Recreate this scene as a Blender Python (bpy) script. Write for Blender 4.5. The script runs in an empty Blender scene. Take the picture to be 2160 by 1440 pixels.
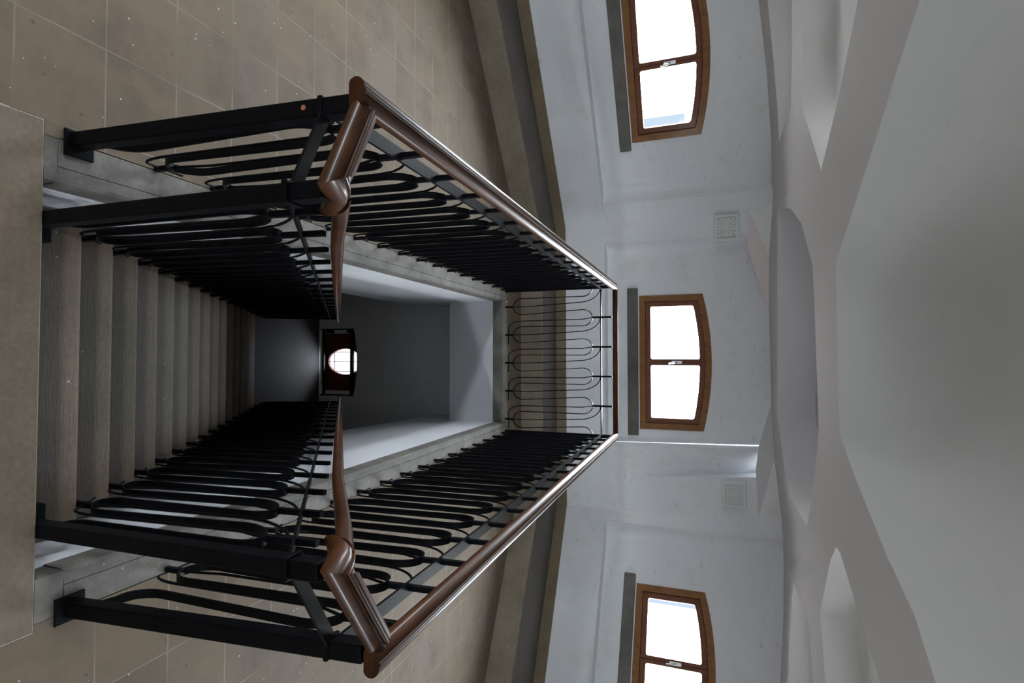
import bpy, bmesh, math, random
from mathutils import Vector, Matrix
from mathutils.geometry import tessellate_polygon, delaunay_2d_cdt
random.seed(7)
SC = bpy.context.scene
COL = SC.collection
PI = math.pi

# ------------------------------------------------------------------ camera
FPX = 1131.46
PITCH, YAW, ROLL = math.radians(19.7102), math.radians(1.5173), math.radians(-0.5)
CAM = Vector((0, 0, 1.85))
_cp, _sp, _cy, _sy = math.cos(PITCH), math.sin(PITCH), math.cos(YAW), math.sin(YAW)
FW = Vector((-_sy*_cp, _cy*_cp, -_sp))
_R = Vector((_cy, _sy, 0)); _U = _R.cross(FW)
RT = _R*math.cos(ROLL) + _U*math.sin(ROLL)
UP = _U*math.cos(ROLL) - _R*math.sin(ROLL)
cd = bpy.data.cameras.new('camera'); cam = bpy.data.objects.new('camera', cd); COL.objects.link(cam)
cd.sensor_width = 36; cd.lens = 36*FPX/2160; cd.clip_start = .02; cd.clip_end = 300
# the photographer held the camera on its side: the picture's right-hand edge is up
m = Matrix.Identity(4)
for i in range(3):
    m[i][0] = UP[i]; m[i][1] = -RT[i]; m[i][2] = -FW[i]; m[i][3] = CAM[i]
cam.matrix_world = m
SC.camera = cam

def ray(x, y): return FW + RT*((y-720)/FPX) + UP*((x-1080)/FPX)
def at_z(x, y, z):
    d = ray(x, y); return CAM + d*((z-CAM.z)/d.z)
def at_plane(x, y, p0, n):
    d = ray(x, y); return CAM + d*((Vector(p0)-CAM).dot(n)/d.dot(n))

# ------------------------------------------------------------------ materials
def mat(name):
    mt = bpy.data.materials.new(name); mt.use_nodes = True
    nt = mt.node_tree; b = nt.nodes['Principled BSDF']
    return mt, nt, b
def N(nt, kind, **kw):
    n = nt.nodes.new(kind)
    for k, v in kw.items(): setattr(n, k, v)
    return n
def coords(nt, scale=(1, 1, 1)):
    tc = N(nt, 'ShaderNodeTexCoord'); mp = N(nt, 'ShaderNodeMapping')
    mp.inputs['Scale'].default_value = scale
    nt.links.new(tc.outputs['Object'], mp.inputs['Vector'])
    return mp.outputs['Vector']
def noise(nt, vec, scale, detail=6, rough=.6):
    n = N(nt, 'ShaderNodeTexNoise'); n.inputs['Scale'].default_value = scale
    n.inputs['Detail'].default_value = detail; n.inputs['Roughness'].default_value = rough
    nt.links.new(vec, n.inputs['Vector']); return n.outputs['Fac']
def ramp(nt, fac, stops):
    r = N(nt, 'ShaderNodeValToRGB'); e = r.color_ramp.elements
    while len(e) < len(stops): e.new(.5)
    for k, (p, c) in enumerate(stops):
        e[k].position = p; e[k].color = (*c, 1) if len(c) == 3 else c
    nt.links.new(fac, r.inputs['Fac']); return r.outputs['Color']
def mixc(nt, fac, a, b, mode='MIX'):
    mx = N(nt, 'ShaderNodeMix', data_type='RGBA', blend_type=mode)
    for s, v in ((0, fac), (6, a), (7, b)):
        if hasattr(v, 'links') or isinstance(v, bpy.types.NodeSocket): nt.links.new(v, mx.inputs[s])
        else: mx.inputs[s].default_value = (*v, 1) if isinstance(v, (tuple, list)) and len(v) == 3 else v
    return mx.outputs[2]
def bump(nt, b, h, strength=.3, dist=.004):
    bp = N(nt, 'ShaderNodeBump'); bp.inputs['Strength'].default_value = strength
    bp.inputs['Distance'].default_value = dist
    nt.links.new(h, bp.inputs['Height']); nt.links.new(bp.outputs['Normal'], b.inputs['Normal'])
def math_(nt, op, a, b=None):
    n = N(nt, 'ShaderNodeMath', operation=op)
    for k, v in enumerate((a, b)):
        if v is None: continue
        if isinstance(v, bpy.types.NodeSocket): nt.links.new(v, n.inputs[k])
        else: n.inputs[k].default_value = v
    return n.outputs[0]

def plaster(name, c1, c2, stain=(.45, .42, .36), amt=.0, bumpy=.15, rough=.75, drip=0):
    mt, nt, b = mat(name)
    v = coords(nt)
    base = ramp(nt, noise(nt, v, 1.3, 5), [(.3, c1), (.7, c2)])
    if amt:
        s = ramp(nt, noise(nt, v, 2.6, 8, .68), [(.54, (0, 0, 0)), (.72, (1, 1, 1))])
        base = mixc(nt, math_(nt, 'MULTIPLY', s, amt), base, stain)
        v2 = coords(nt, (9, 9, 26))
        s2 = ramp(nt, noise(nt, v2, 1.0, 3, .5), [(.66, (0, 0, 0)), (.74, (1, 1, 1))])
        base = mixc(nt, math_(nt, 'MULTIPLY', s2, amt*.8), base, tuple(x*.75 for x in stain))
    nt.links.new(base, b.inputs['Base Color']); b.inputs['Roughness'].default_value = rough
    bump(nt, b, noise(nt, v, 38, 4), bumpy, .003)
    return mt
def stone(name, c1, c2, spots=.6, scale=3.0, rough=.62, tool=0):
    mt, nt, b = mat(name)
    v = coords(nt)
    base = ramp(nt, noise(nt, v, scale, 9, .66), [(.3, c1), (.7, c2)])
    fine = ramp(nt, noise(nt, v, 60, 4), [(.35, (.86, .86, .86)), (.65, (1.08, 1.08, 1.08))])
    base = mixc(nt, 1.0, base, fine, 'MULTIPLY')
    vo = N(nt, 'ShaderNodeTexVoronoi'); vo.inputs['Scale'].default_value = 9
    nt.links.new(v, vo.inputs['Vector'])
    dk = ramp(nt, vo.outputs['Distance'], [(.05, (1, 1, 1)), (.09, (0, 0, 0))])
    base = mixc(nt, math_(nt, 'MULTIPLY', dk, spots), base, (.06, .055, .05))
    vo2 = N(nt, 'ShaderNodeTexVoronoi'); vo2.inputs['Scale'].default_value = 13
    mp = N(nt, 'ShaderNodeMapping'); mp.inputs['Location'].default_value = (3.1, 1.7, .4)
    nt.links.new(v, mp.inputs['Vector']); nt.links.new(mp.outputs['Vector'], vo2.inputs['Vector'])
    lt = ramp(nt, vo2.outputs['Distance'], [(.03, (1, 1, 1)), (.055, (0, 0, 0))])
    base = mixc(nt, math_(nt, 'MULTIPLY', lt, spots*.6), base, (.62, .6, .56))
    if tool:     # treads worn pale at the edge; light there and shade behind painted in
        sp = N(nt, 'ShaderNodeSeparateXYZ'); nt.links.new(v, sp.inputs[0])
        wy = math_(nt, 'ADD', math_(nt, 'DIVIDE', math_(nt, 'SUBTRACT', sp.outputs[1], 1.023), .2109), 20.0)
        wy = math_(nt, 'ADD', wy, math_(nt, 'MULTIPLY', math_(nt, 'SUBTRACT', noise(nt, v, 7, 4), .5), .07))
        wear_shade = ramp(nt, math_(nt, 'FRACT', wy), [(.0, (1.2, 1.18, 1.12)), (.05, (.5, .5, .5)), (.66, (.56, .55, .54)), (.78, (1.45, 1.40, 1.32)), (1.0, (1.7, 1.64, 1.52))])
        base = mixc(nt, 1.0, base, wear_shade, 'MULTIPLY')
    nt.links.new(base, b.inputs['Base Color']); b.inputs['Roughness'].default_value = rough
    h = noise(nt, v, 45, 5)
    if tool:
        v3 = coords(nt, (22, 130, 130)); h = noise(nt, v3, 1.0, 3)
    bump(nt, b, h, .35, .004)
    return mt

M = {}
M['wall'] = plaster('wall_plaster', (.78, .81, .85), (.85, .87, .895), (.60, .55, .46), .4, .12)
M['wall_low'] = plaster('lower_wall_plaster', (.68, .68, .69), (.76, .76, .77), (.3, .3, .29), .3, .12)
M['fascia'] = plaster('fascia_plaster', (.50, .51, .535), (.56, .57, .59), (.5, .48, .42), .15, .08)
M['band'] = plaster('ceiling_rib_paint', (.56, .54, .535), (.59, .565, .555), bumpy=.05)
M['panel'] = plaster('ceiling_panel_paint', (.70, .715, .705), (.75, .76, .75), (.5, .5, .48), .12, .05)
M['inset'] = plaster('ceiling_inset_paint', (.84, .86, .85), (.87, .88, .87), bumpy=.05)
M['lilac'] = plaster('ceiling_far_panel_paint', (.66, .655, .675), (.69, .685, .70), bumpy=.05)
M['rose'] = plaster('pier_head_paint', (.80, .73, .71), (.84, .765, .745), bumpy=.05)
M['edge'] = stone('edge_stone', (.062, .057, .049), (.17, .158, .138), .5, 5.5)
M['bench'] = stone('bench_stone', (.15, .122, .082), (.26, .22, .16), .3, 2.6)
M['skirt'] = stone('skirting_stone', (.15, .112, .066), (.22, .17, .105), .2, 3.0)
M['sill'] = stone('sill_stone', (.09, .085, .075), (.165, .155, .14), .3, 5)
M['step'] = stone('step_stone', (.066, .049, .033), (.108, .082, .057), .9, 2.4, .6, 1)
M['slab'] = stone('slab_stone', (.115, .085, .058), (.17, .13, .09), .6, 2.2, .55)
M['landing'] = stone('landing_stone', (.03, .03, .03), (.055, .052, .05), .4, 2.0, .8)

# tiled floor
mt, nt, b = mat('floor_tiles'); M['floor'] = mt
v = coords(nt)
sx = N(nt, 'ShaderNodeSeparateXYZ'); nt.links.new(v, sx.inputs[0])
wob = math_(nt, 'MULTIPLY', math_(nt, 'SUBTRACT', noise(nt, v, 5, 3), .5), .006)
TX, TY, OX, OY = .2983, .25, -1.0064, .9426
ux = math_(nt, 'DIVIDE', math_(nt, 'ADD', math_(nt, 'SUBTRACT', sx.outputs[0], OX), wob), TX)
uy = math_(nt, 'DIVIDE', math_(nt, 'ADD', math_(nt, 'SUBTRACT', sx.outputs[1], OY), wob), TY)
def dline(u, size):
    fr = math_(nt, 'FRACT', math_(nt, 'ADD', u, 50.5))
    return math_(nt, 'MULTIPLY', math_(nt, 'ABSOLUTE', math_(nt, 'SUBTRACT', fr, .5)), size)
gd = math_(nt, 'MINIMUM', dline(ux, TX), dline(uy, TY))
grout = ramp(nt, gd, [(.0016, (1, 1, 1)), (.0034, (0, 0, 0))])
cid = N(nt, 'ShaderNodeCombineXYZ')
nt.links.new(math_(nt, 'FLOOR', math_(nt, 'ADD', ux, 50)), cid.inputs[0])
nt.links.new(math_(nt, 'FLOOR', math_(nt, 'ADD', uy, 50)), cid.inputs[1])
wn = N(nt, 'ShaderNodeTexWhiteNoise'); nt.links.new(cid.outputs[0], wn.inputs['Vector'])
tone = ramp(nt, wn.outputs['Value'], [(0, (.136, .104, .071)), (.5, (.158, .119, .080)), (1, (.146, .117, .088))])
cl = ramp(nt, noise(nt, v, 3.4, 9, .68), [(.3, (.70, .69, .68)), (.5, (.95, .95, .95)), (.72, (1.12, 1.10, 1.04))])
base = mixc(nt, 1.0, tone, cl, 'MULTIPLY')
st = ramp(nt, noise(nt, v, 1.9, 6, .6), [(.60, (0, 0, 0)), (.72, (1, 1, 1))])
base = mixc(nt, math_(nt, 'MULTIPLY', st, .45), base, (.085, .075, .068))
yl = ramp(nt, noise(nt, coords(nt, (4, 1.4, 1)), 2.3, 5, .6), [(.58, (0, 0, 0)), (.74, (1, 1, 1))])
base = mixc(nt, math_(nt, 'MULTIPLY', yl, .35), base, (.20, .15, .09))
vo = N(nt, 'ShaderNodeTexVoronoi'); vo.inputs['Scale'].default_value = 11; nt.links.new(v, vo.inputs['Vector'])
base = mixc(nt, ramp(nt, vo.outputs['Distance'], [(.05, (.85, .85, .85)), (.085, (0, 0, 0))]), base, (.08, .07, .065))
vo2 = N(nt, 'ShaderNodeTexVoronoi'); vo2.inputs['Scale'].default_value = 17
mp = N(nt, 'ShaderNodeMapping'); mp.inputs['Location'].default_value = (4.3, 2.9, .2)
nt.links.new(v, mp.inputs['Vector']); nt.links.new(mp.outputs['Vector'], vo2.inputs['Vector'])
base = mixc(nt, ramp(nt, vo2.outputs['Distance'], [(.035, (.8, .8, .8)), (.06, (0, 0, 0))]), base, (.66, .64, .6))
gcol = mixc(nt, ramp(nt, noise(nt, v, 1.6, 3), [(.42, (0, 0, 0)), (.55, (1, 1, 1))]), (.15, .125, .085), (.27, .25, .22))
base = mixc(nt, math_(nt, 'MULTIPLY', grout, .85), base, gcol)
nt.links.new(base, b.inputs['Base Color']); b.inputs['Roughness'].default_value = .72; b.inputs['Specular IOR Level'].default_value = .25
bump(nt, b, math_(nt, 'ADD', noise(nt, v, 30, 5), math_(nt, 'MULTIPLY', grout, -.6)), .18, .003)

def wood(name, c1, c2, rough, coat, scale=(2, 26, 26)):
    mt, nt, b = mat(name); v = coords(nt, scale)
    f = noise(nt, v, 1.4, 7, .62)
    nt.links.new(ramp(nt, f, [(.3, c1), (.7, c2)]), b.inputs['Base Color'])
    b.inputs['Roughness'].default_value = rough
    b.inputs['Specular IOR Level'].default_value = .1
    b.inputs['Coat Weight'].default_value = coat; b.inputs['Coat Roughness'].default_value = .14
    bump(nt, b, f, .08, .002)
    return mt
M['rail'] = wood('handrail_wood', (.026, .0088, .0030), (.075, .0262, .0084), .4, .09, (14, 3, 14))
M['frame'] = wood('window_frame_wood', (.20, .092, .036), (.30, .145, .058), .5, .1, (16, 16, 5))
M['sash'] = wood('window_sash_wood', (.15, .062, .036), (.22, .095, .055), .5, .1, (16, 16, 5))
M['shutter'] = wood('shutter_wood', (.10, .028, .02), (.15, .044, .028), .55, .1, (8, 8, 3))
mt, nt, b = mat('black_iron'); M['iron'] = mt
v = coords(nt)
nt.links.new(ramp(nt, noise(nt, v, 24, 4), [(.35, (.002, .002, .0025)), (.7, (.0045, .0045, .006))]), b.inputs['Base Color'])
b.inputs['Roughness'].default_value = .45; b.inputs['Specular IOR Level'].default_value = .07
bump(nt, b, noise(nt, v, 90, 3), .12, .001)
mt, nt, b = mat('rust'); M['rust'] = mt
nt.links.new(ramp(nt, noise(nt, coords(nt), 200, 3), [(.3, (.3, .08, .04)), (.7, (.42, .13, .07))]), b.inputs['Base Color']); b.inputs['Roughness'].default_value = .8
mt, nt, b = mat('bright_metal'); M['chrome'] = mt
nt.links.new(ramp(nt, noise(nt, coords(nt), 30, 2), [(.3, (.6, .6, .6)), (.7, (.75, .75, .76))]), b.inputs['Base Color'])
b.inputs['Metallic'].default_value = 1; b.inputs['Roughness'].default_value = .22
mt, nt, b = mat('vent_plastic'); M['vent'] = mt
nt.links.new(ramp(nt, noise(nt, coords(nt), 5, 2), [(.3, (.72, .77, .75)), (.7, (.76, .80, .78))]), b.inputs['Base Color']); b.inputs['Roughness'].default_value = .45
mt, nt, b = mat('vent_slot'); M['slot'] = mt
nt.links.new(ramp(nt, noise(nt, coords(nt), 5, 2), [(.3, (.52, .58, .57)), (.7, (.56, .62, .60))]), b.inputs['Base Color']); b.inputs['Roughness'].default_value = .6
mt, nt, b = mat('facade'); M['facade'] = mt
br = N(nt, 'ShaderNodeTexBrick'); br.inputs['Scale'].default_value = 1.0
br.inputs['Color1'].default_value = (.015, .017, .0195, 1); br.inputs['Color2'].default_value = (.015, .017, .0195, 1); br.inputs['Mortar'].default_value = (.015, .017, .0195, 1)
nt.links.new(coords(nt), br.inputs['Vector']); nt.links.new(br.outputs['Color'], b.inputs['Base Color']); b.inputs['Roughness'].default_value = .9; b.inputs['Specular IOR Level'].default_value = 0
# thin glass with a faint sheen; lower pane's tint added to hold back daylight
for gname, gtint in (('glass', (.97, .98, .98, 1)), ('glass_low', (.42, .42, .43, 1))):
  mt = bpy.data.materials.new('window_'+gname); mt.use_nodes = True; M[gname] = mt
  nt = mt.node_tree; nt.nodes.remove(nt.nodes['Principled BSDF'])
  tr = N(nt, 'ShaderNodeBsdfTransparent'); gl = N(nt, 'ShaderNodeBsdfGlossy'); gl.inputs['Roughness'].default_value = .03
  tr.inputs['Color'].default_value = gtint
  fr = N(nt, 'ShaderNodeFresnel'); fr.inputs['IOR'].default_value = 1.3
  mx = N(nt, 'ShaderNodeMixShader')
  nt.links.new(fr.outputs[0], mx.inputs[0]); nt.links.new(tr.outputs[0], mx.inputs[1]); nt.links.new(gl.outputs[0], mx.inputs[2])
  nt.links.new(mx.outputs[0], nt.nodes['Material Output'].inputs['Surface'])

# ------------------------------------------------------------------ mesh helpers
class MB:
    def __init__(s): s.v = []; s.f = []
    def add(s, vs, fs):
        o = len(s.v); s.v += [Vector(x) for x in vs]; s.f += [[o+i for i in f] for f in fs]; return s
    def box(s, a, b):
        (x0, y0, z0), (x1, y1, z1) = a, b
        vs = [(x0,y0,z0),(x1,y0,z0),(x1,y1,z0),(x0,y1,z0),(x0,y0,z1),(x1,y0,z1),(x1,y1,z1),(x0,y1,z1)]
        return s.add(vs, [(0,3,2,1),(4,5,6,7),(0,1,5,4),(1,2,6,5),(2,3,7,6),(3,0,4,7)])
    def beam(s, p, q, w, h, side=None):
        """square bar from p to q, w wide along side, h along the third axis"""
        p, q = Vector(p), Vector(q); d = (q-p).normalized()
        sd = Vector(side) if side is not None else (Vector((1,0,0)) if abs(d.x) < .9 else Vector((0,1,0)))
        sd = (sd - d*sd.dot(d)).normalized(); u = d.cross(sd)
        vs = []
        for c in (p, q):
            for a, b_ in ((-1,-1),(1,-1),(1,1),(-1,1)): vs.append(c + sd*(a*w/2) + u*(b_*h/2))
        return s.add(vs, [(0,3,2,1),(4,5,6,7),(0,1,5,4),(1,2,6,5),(2,3,7,6),(3,0,4,7)])
    def ribbon(s, path, fn, t, w):
        """flat bar bent in a plane: path of (a,b) points, fn maps (a,b,depth) to space"""
        n = len(path); ring = []
        for i, (a, b_) in enumerate(path):
            p0 = path[max(i-1, 0)]; p1 = path[min(i+1, n-1)]
            dx, dy = p1[0]-p0[0], p1[1]-p0[1]; L = math.hypot(dx, dy) or 1
            nx, ny = -dy/L, dx/L
            ring.append([fn(a+nx*t/2*k, b_+ny*t/2*k, w/2*j) for k, j in ((1,1),(-1,1),(-1,-1),(1,-1))])
        vs = [x for r in ring for x in r]; fs = []
        for i in range(n-1):
            for k in range(4): fs.append((i*4+k, i*4+(k+1)%4, i*4+4+(k+1)%4, i*4+4+k))
        fs += [(3,2,1,0), ((n-1)*4, (n-1)*4+1, (n-1)*4+2, (n-1)*4+3)]
        return s.add(vs, fs)
    def prism(s, loops, fn, d0, d1):
        """polygon with holes (lists of 2-D points) extruded between depths d0 and d1; fn maps (a,b,depth)"""
        flat = [p for l in loops for p in l]
        tris = tessellate_polygon([[Vector((p[0], p[1], 0)) for p in l] for l in loops])
        n = len(flat)
        vs = [fn(p[0], p[1], d0) for p in flat] + [fn(p[0], p[1], d1) for p in flat]
        fs = [tuple(t) for t in tris] + [tuple(n+i for i in reversed(t)) for t in tris]
        o = 0
        for l in loops:
            k = len(l)
            for i in range(k): fs.append((o+i, o+(i+1) % k, n+o+(i+1) % k, n+o+i))
            o += k
        return s.add(vs, fs)
    def tube(s, pts, r, seg=8):
        pts = [Vector(p) for p in pts]; n = len(pts); vs = []
        up = Vector((0, 0, 1))
        for i, p in enumerate(pts):
            d = (pts[min(i+1, n-1)] - pts[max(i-1, 0)]).normalized()
            a = d.cross(up if abs(d.z) < .95 else Vector((1, 0, 0))).normalized(); b_ = a.cross(d)
            for k in range(seg): vs.append(p + a*(r*math.cos(2*PI*k/seg)) + b_*(r*math.sin(2*PI*k/seg)))
        fs = []
        for i in range(n-1):
            for k in range(seg): fs.append((i*seg+k, i*seg+(k+1) % seg, (i+1)*seg+(k+1) % seg, (i+1)*seg+k))
        fs += [tuple(range(seg-1, -1, -1)), tuple((n-1)*seg+k for k in range(seg))]
        return s.add(vs, fs)
    def build(s, name, m, parent=None, smooth=False, bevel=0, seg=2, weld=True):
        me = bpy.data.meshes.new(name); bm = bmesh.new()
        vs = [bm.verts.new(x) for x in s.v]
        for f in s.f:
            try: bm.faces.new([vs[i] for i in f])
            except ValueError: pass
        if weld: bmesh.ops.remove_doubles(bm, verts=bm.verts, dist=1e-5)
        bmesh.ops.recalc_face_normals(bm, faces=bm.faces)
        if smooth:
            for f in bm.faces: f.smooth = True
            for e in bm.edges:
                if len(e.link_faces) == 2 and e.calc_face_angle(0) > math.radians(smooth if smooth is not True else 35): e.smooth = False
        bm.to_mesh(me); bm.free()
        me.materials.append(m)
        o = bpy.data.objects.new(name, me); COL.objects.link(o)
        if parent is not None:
            o.parent = parent; o.matrix_parent_inverse = parent.matrix_world.inverted()
        if bevel:
            bv = o.modifiers.new('bevel', 'BEVEL'); bv.width = bevel; bv.segments = seg; bv.limit_method = 'ANGLE'; bv.angle_limit = math.radians(40)
        return o
def thing(name, label, cat, loc, group=None):
    o = bpy.data.objects.new(name, None); o.empty_display_size = .1; COL.objects.link(o)
    o.location = loc; o.matrix_world = Matrix.Translation(loc)
    o['label'] = label; o['category'] = cat
    if group: o['group'] = group
    return o
def tag(o, label, cat, group=None):
    o['label'] = label; o['category'] = cat
    if group: o['group'] = group
    return o
def struct(o, label=None):
    o['kind'] = 'structure'
    if label: o['label'] = label; 
    return o
XYZ = lambda a, b_, d: Vector((a, b_, d))
def lerp(a, b_, t): return a + (b_-a)*t
def arc(cx, cy, rx, ry, a0, a1, n=10):
    return [(cx+rx*math.cos(math.radians(lerp(a0, a1, k/n))), cy+ry*math.sin(math.radians(lerp(a0, a1, k/n)))) for k in range(n+1)]

# ------------------------------------------------------------------ plan of the room
# wall planes (front of the piers); directions found from the photographed skirting
class Wall:
    def __init__(s, p, q):
        s.p = Vector((p[0], p[1], 0)); s.q = Vector((q[0], q[1], 0)); s.len = (s.q-s.p).length
        s.d = (s.q-s.p).normalized(); s.n = Vector((s.d.y, -s.d.x, 0))   # n points into the room
        if s.n.dot(Vector((0, 1, 0)) - s.p) < 0: s.n = -s.n
    def at(s, a, z, depth=0):        # depth goes into the wall
        return s.p + s.d*a + Vector((0, 0, z)) - s.n*depth
    def px(s, x, y, depth=0):        # (along, height) of a sight line on this wall
        P = at_plane(x, y, s.p - s.n*depth, s.n)
        return (P-s.p).dot(s.d), P.z
def isect(p, d, q, e):
    den = d.x*e.y - d.y*e.x; t = ((q.x-p.x)*e.y - (q.y-p.y)*e.x)/den
    return p + d*t
FP, FD = Vector((-.585, 6.03, 0)), Vector((1.36, .016, 0)).normalized()
LP, LD = Vector((-2.53, 5.215, 0)), Vector((math.sin(math.radians(52.92)), math.cos(math.radians(52.92)), 0))
RP, RD = Vector((2.756, 5.421, 0)), Vector((math.sin(math.radians(121.62)), math.cos(math.radians(121.62)), 0))
CL = isect(FP, FD, LP, LD); CR = isect(FP, FD, RP, RD)
SIDE = 3.05
CL2 = CL - LD*SIDE; CR2 = CR + RD*SIDE
def turn(d, deg):
    a = math.radians(deg); return Vector((d.x*math.cos(a)-d.y*math.sin(a), d.x*math.sin(a)+d.y*math.cos(a), 0))
LD2 = turn(-LD, 36); CL3 = CL2 + LD2*SIDE
LD3 = turn(LD2, 36); CL4 = CL3 + LD3*SIDE
RD2 = turn(RD, -36); CR3 = CR2 + RD2*SIDE
RD3 = turn(RD2, -36); CR4 = CR3 + RD3*SIDE
W_F, W_L, W_R = Wall(CL, CR), Wall(CL2, CL), Wall(CR, CR2)
W_NL, W_NR = Wall(CL3, CL2), Wall(CR2, CR3)
W_BL, W_BR, W_B = Wall(CL4, CL3), Wall(CR3, CR4), Wall(CR4, CL4)
ZTOP = 3.3
DEP = .12          # depth of the window bays behind the piers
LEDGE = .80

# ------------------------------------------------------------------ window geometry
ZB, ZJ, ZP = 1.165, 1.838, 1.925       # frame bottom, jamb top, crown of the arch
class Arch:
    """outline of a low-arched opening centred at c, width w"""
    def __init__(s, c, w, zb=ZB, zj=ZJ, zp=ZP):
        s.c, s.w, s.zb = c, w, zb; h = zp-zj; s.r = (w*w/4+h*h)/(2*h); s.cz = zp-s.r
    def top(s, a, ins=0): return s.cz + math.sqrt(max((s.r-ins)**2 - (a-s.c)**2, 0))
    def loop(s, ins=0, n=20, a0=None, a1=None):
        a0 = s.c-s.w/2+ins if a0 is None else a0; a1 = s.c+s.w/2-ins if a1 is None else a1
        pts = [(a0, s.zb+ins), (a1, s.zb+ins)]
        for k in range(n+1):
            a = lerp(a1, a0, k/n); pts.append((a, s.top(a, ins)))
        return pts
def rounded(pts, r, n=4):
    out = []; k = len(pts)
    for i in range(k):
        p, a, b_ = Vector(pts[i]), Vector(pts[i-1]), Vector(pts[(i+1) % k])
        d0, d1 = (a-p), (b_-p); ang = d0.angle(d1)
        if ang > math.radians(140): out.append(tuple(p)); continue
        rr = min(r, d0.length*.45, d1.length*.45)
        s0, s1 = p+d0.normalized()*rr, p+d1.normalized()*rr
        for j in range(n+1):
            t = j/n; out.append(tuple(s0*(1-t)**2 + p*2*t*(1-t) + s1*t*t))
    return out
def make_window(idx, wall, c, w, handle='lever'):
    fn = lambda a, z, d: wall.at(a, z, DEP+d)
    A = Arch(c, w); fw = .066; sw = .054
    root = bpy.data.objects.new('window_%d' % idx, None); COL.objects.link(root)
    root.location = wall.at(c, ZB, DEP); root.matrix_world = Matrix.Translation(root.location); root['kind'] = 'structure'
    MB().prism([A.loop(), A.loop(fw)], fn, -.012, .10).build('frame', M['frame'], root, bevel=.006)
    g = .003
    MB().prism([A.loop(fw-.01), A.loop(fw+.02)], fn, .056, .10).build('stop', M['sash'], root)
    for side in (0, 1):
        a0, a1 = (A.c-w/2+fw+g, A.c-.001) if side == 0 else (A.c+.001, A.c+w/2-fw-g)
        def sl(ins, k):
            x0, x1 = a0+ins*(1 if side == 0 else .62), a1-ins*(.62 if side == 0 else 1)
            pts = [(x0, ZB+fw+g+ins), (x1, ZB+fw+g+ins)]
            for j in range(k+1):
                a = lerp(x1, x0, j/k); pts.append((a, A.top(a, fw+g+ins)))
            return pts
        sash = MB().prism([sl(0, 10), rounded(sl(sw, 10), .02)], fn, .006, .052).build('sash', M['sash'], root, bevel=.004)
        MB().prism([sl(sw-.006, 10)], fn, .028, .032).build('pane', M['glass'], sash)
        if side == 0: MB().prism([[(A.c-.02, ZB+fw+.02), (A.c+.02, ZB+fw+.02), (A.c+.02, A.top(A.c, fw+.02)), (A.c-.02, A.top(A.c, fw+.02))]], fn, .045, .07).build('cover_strip', M['sash'], sash)
    hb = MB()
    zc = (ZB+ZP)/2+.02
    hb.prism([rounded([(A.c-.016, zc-.055), (A.c+.016, zc-.055), (A.c+.016, zc+.055), (A.c-.016, zc+.055)], .01)], fn, -.004, .004)
    hb.tube([wall.at(A.c, zc, DEP-.002), wall.at(A.c, zc, DEP-.035), wall.at(A.c+.006, zc-.02, DEP-.042), wall.at(A.c+.012, zc-.085, DEP-.04)], .008)
    hb.build('handle', M['chrome'], root, smooth=True)
    s = MB(); s.prism([[(c-w/2-.088, 1.035), (c+w/2+.075, 1.035), (c+w/2+.075, 1.152), (c-w/2-.088, 1.152)]], fn, -.035, .04)
    s.build('sill', M['sill'], root, bevel=.008)
    # daylight guide for the sampler, filling the opening outside the glass
    ld = bpy.data.lights.new('daylight_portal', 'AREA'); ld.shape = 'RECTANGLE'; ld.size = w-.1; ld.size_y = .72
    ld.cycles.is_portal = True
    lo = bpy.data.objects.new('daylight_portal', ld); COL.objects.link(lo)
    zax = -wall.n       # the light shines along its local -Z, so local Z points outwards
    xax = wall.d; yax = zax.cross(xax)
    mm = Matrix((( xax.x, yax.x, zax.x, 0), (xax.y, yax.y, zax.y, 0), (xax.z, yax.z, zax.z, 0), (0, 0, 0, 1)))
    mm.translation = wall.at(c, (ZB+ZP)/2, DEP+.13); lo.matrix_world = mm
    return A

# window positions along their walls, from the photographed frames
def mid(wall, l, r):
    a = wall.px(*l, DEP)[0]; b_ = wall.px(*r, DEP)[0]; return (a+b_)/2, abs(b_-a)
cF, wF = mid(W_F, (1410, 622), (1410, 906))
aL = W_L.px(1400, 292.5, DEP)[0]; cL_ = W_L.px(1390, 136, DEP)[0]; wL = 2*(aL-cL_)
aR = W_R.px(1400, 1237.5, DEP)[0]; cR_ = W_R.px(1418, 1399, DEP)[0]; wR = 2*(cR_-aR)
print('windows', cF, wF, cL_, wL, cR_, wR, 'len', W_F.len)

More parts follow.
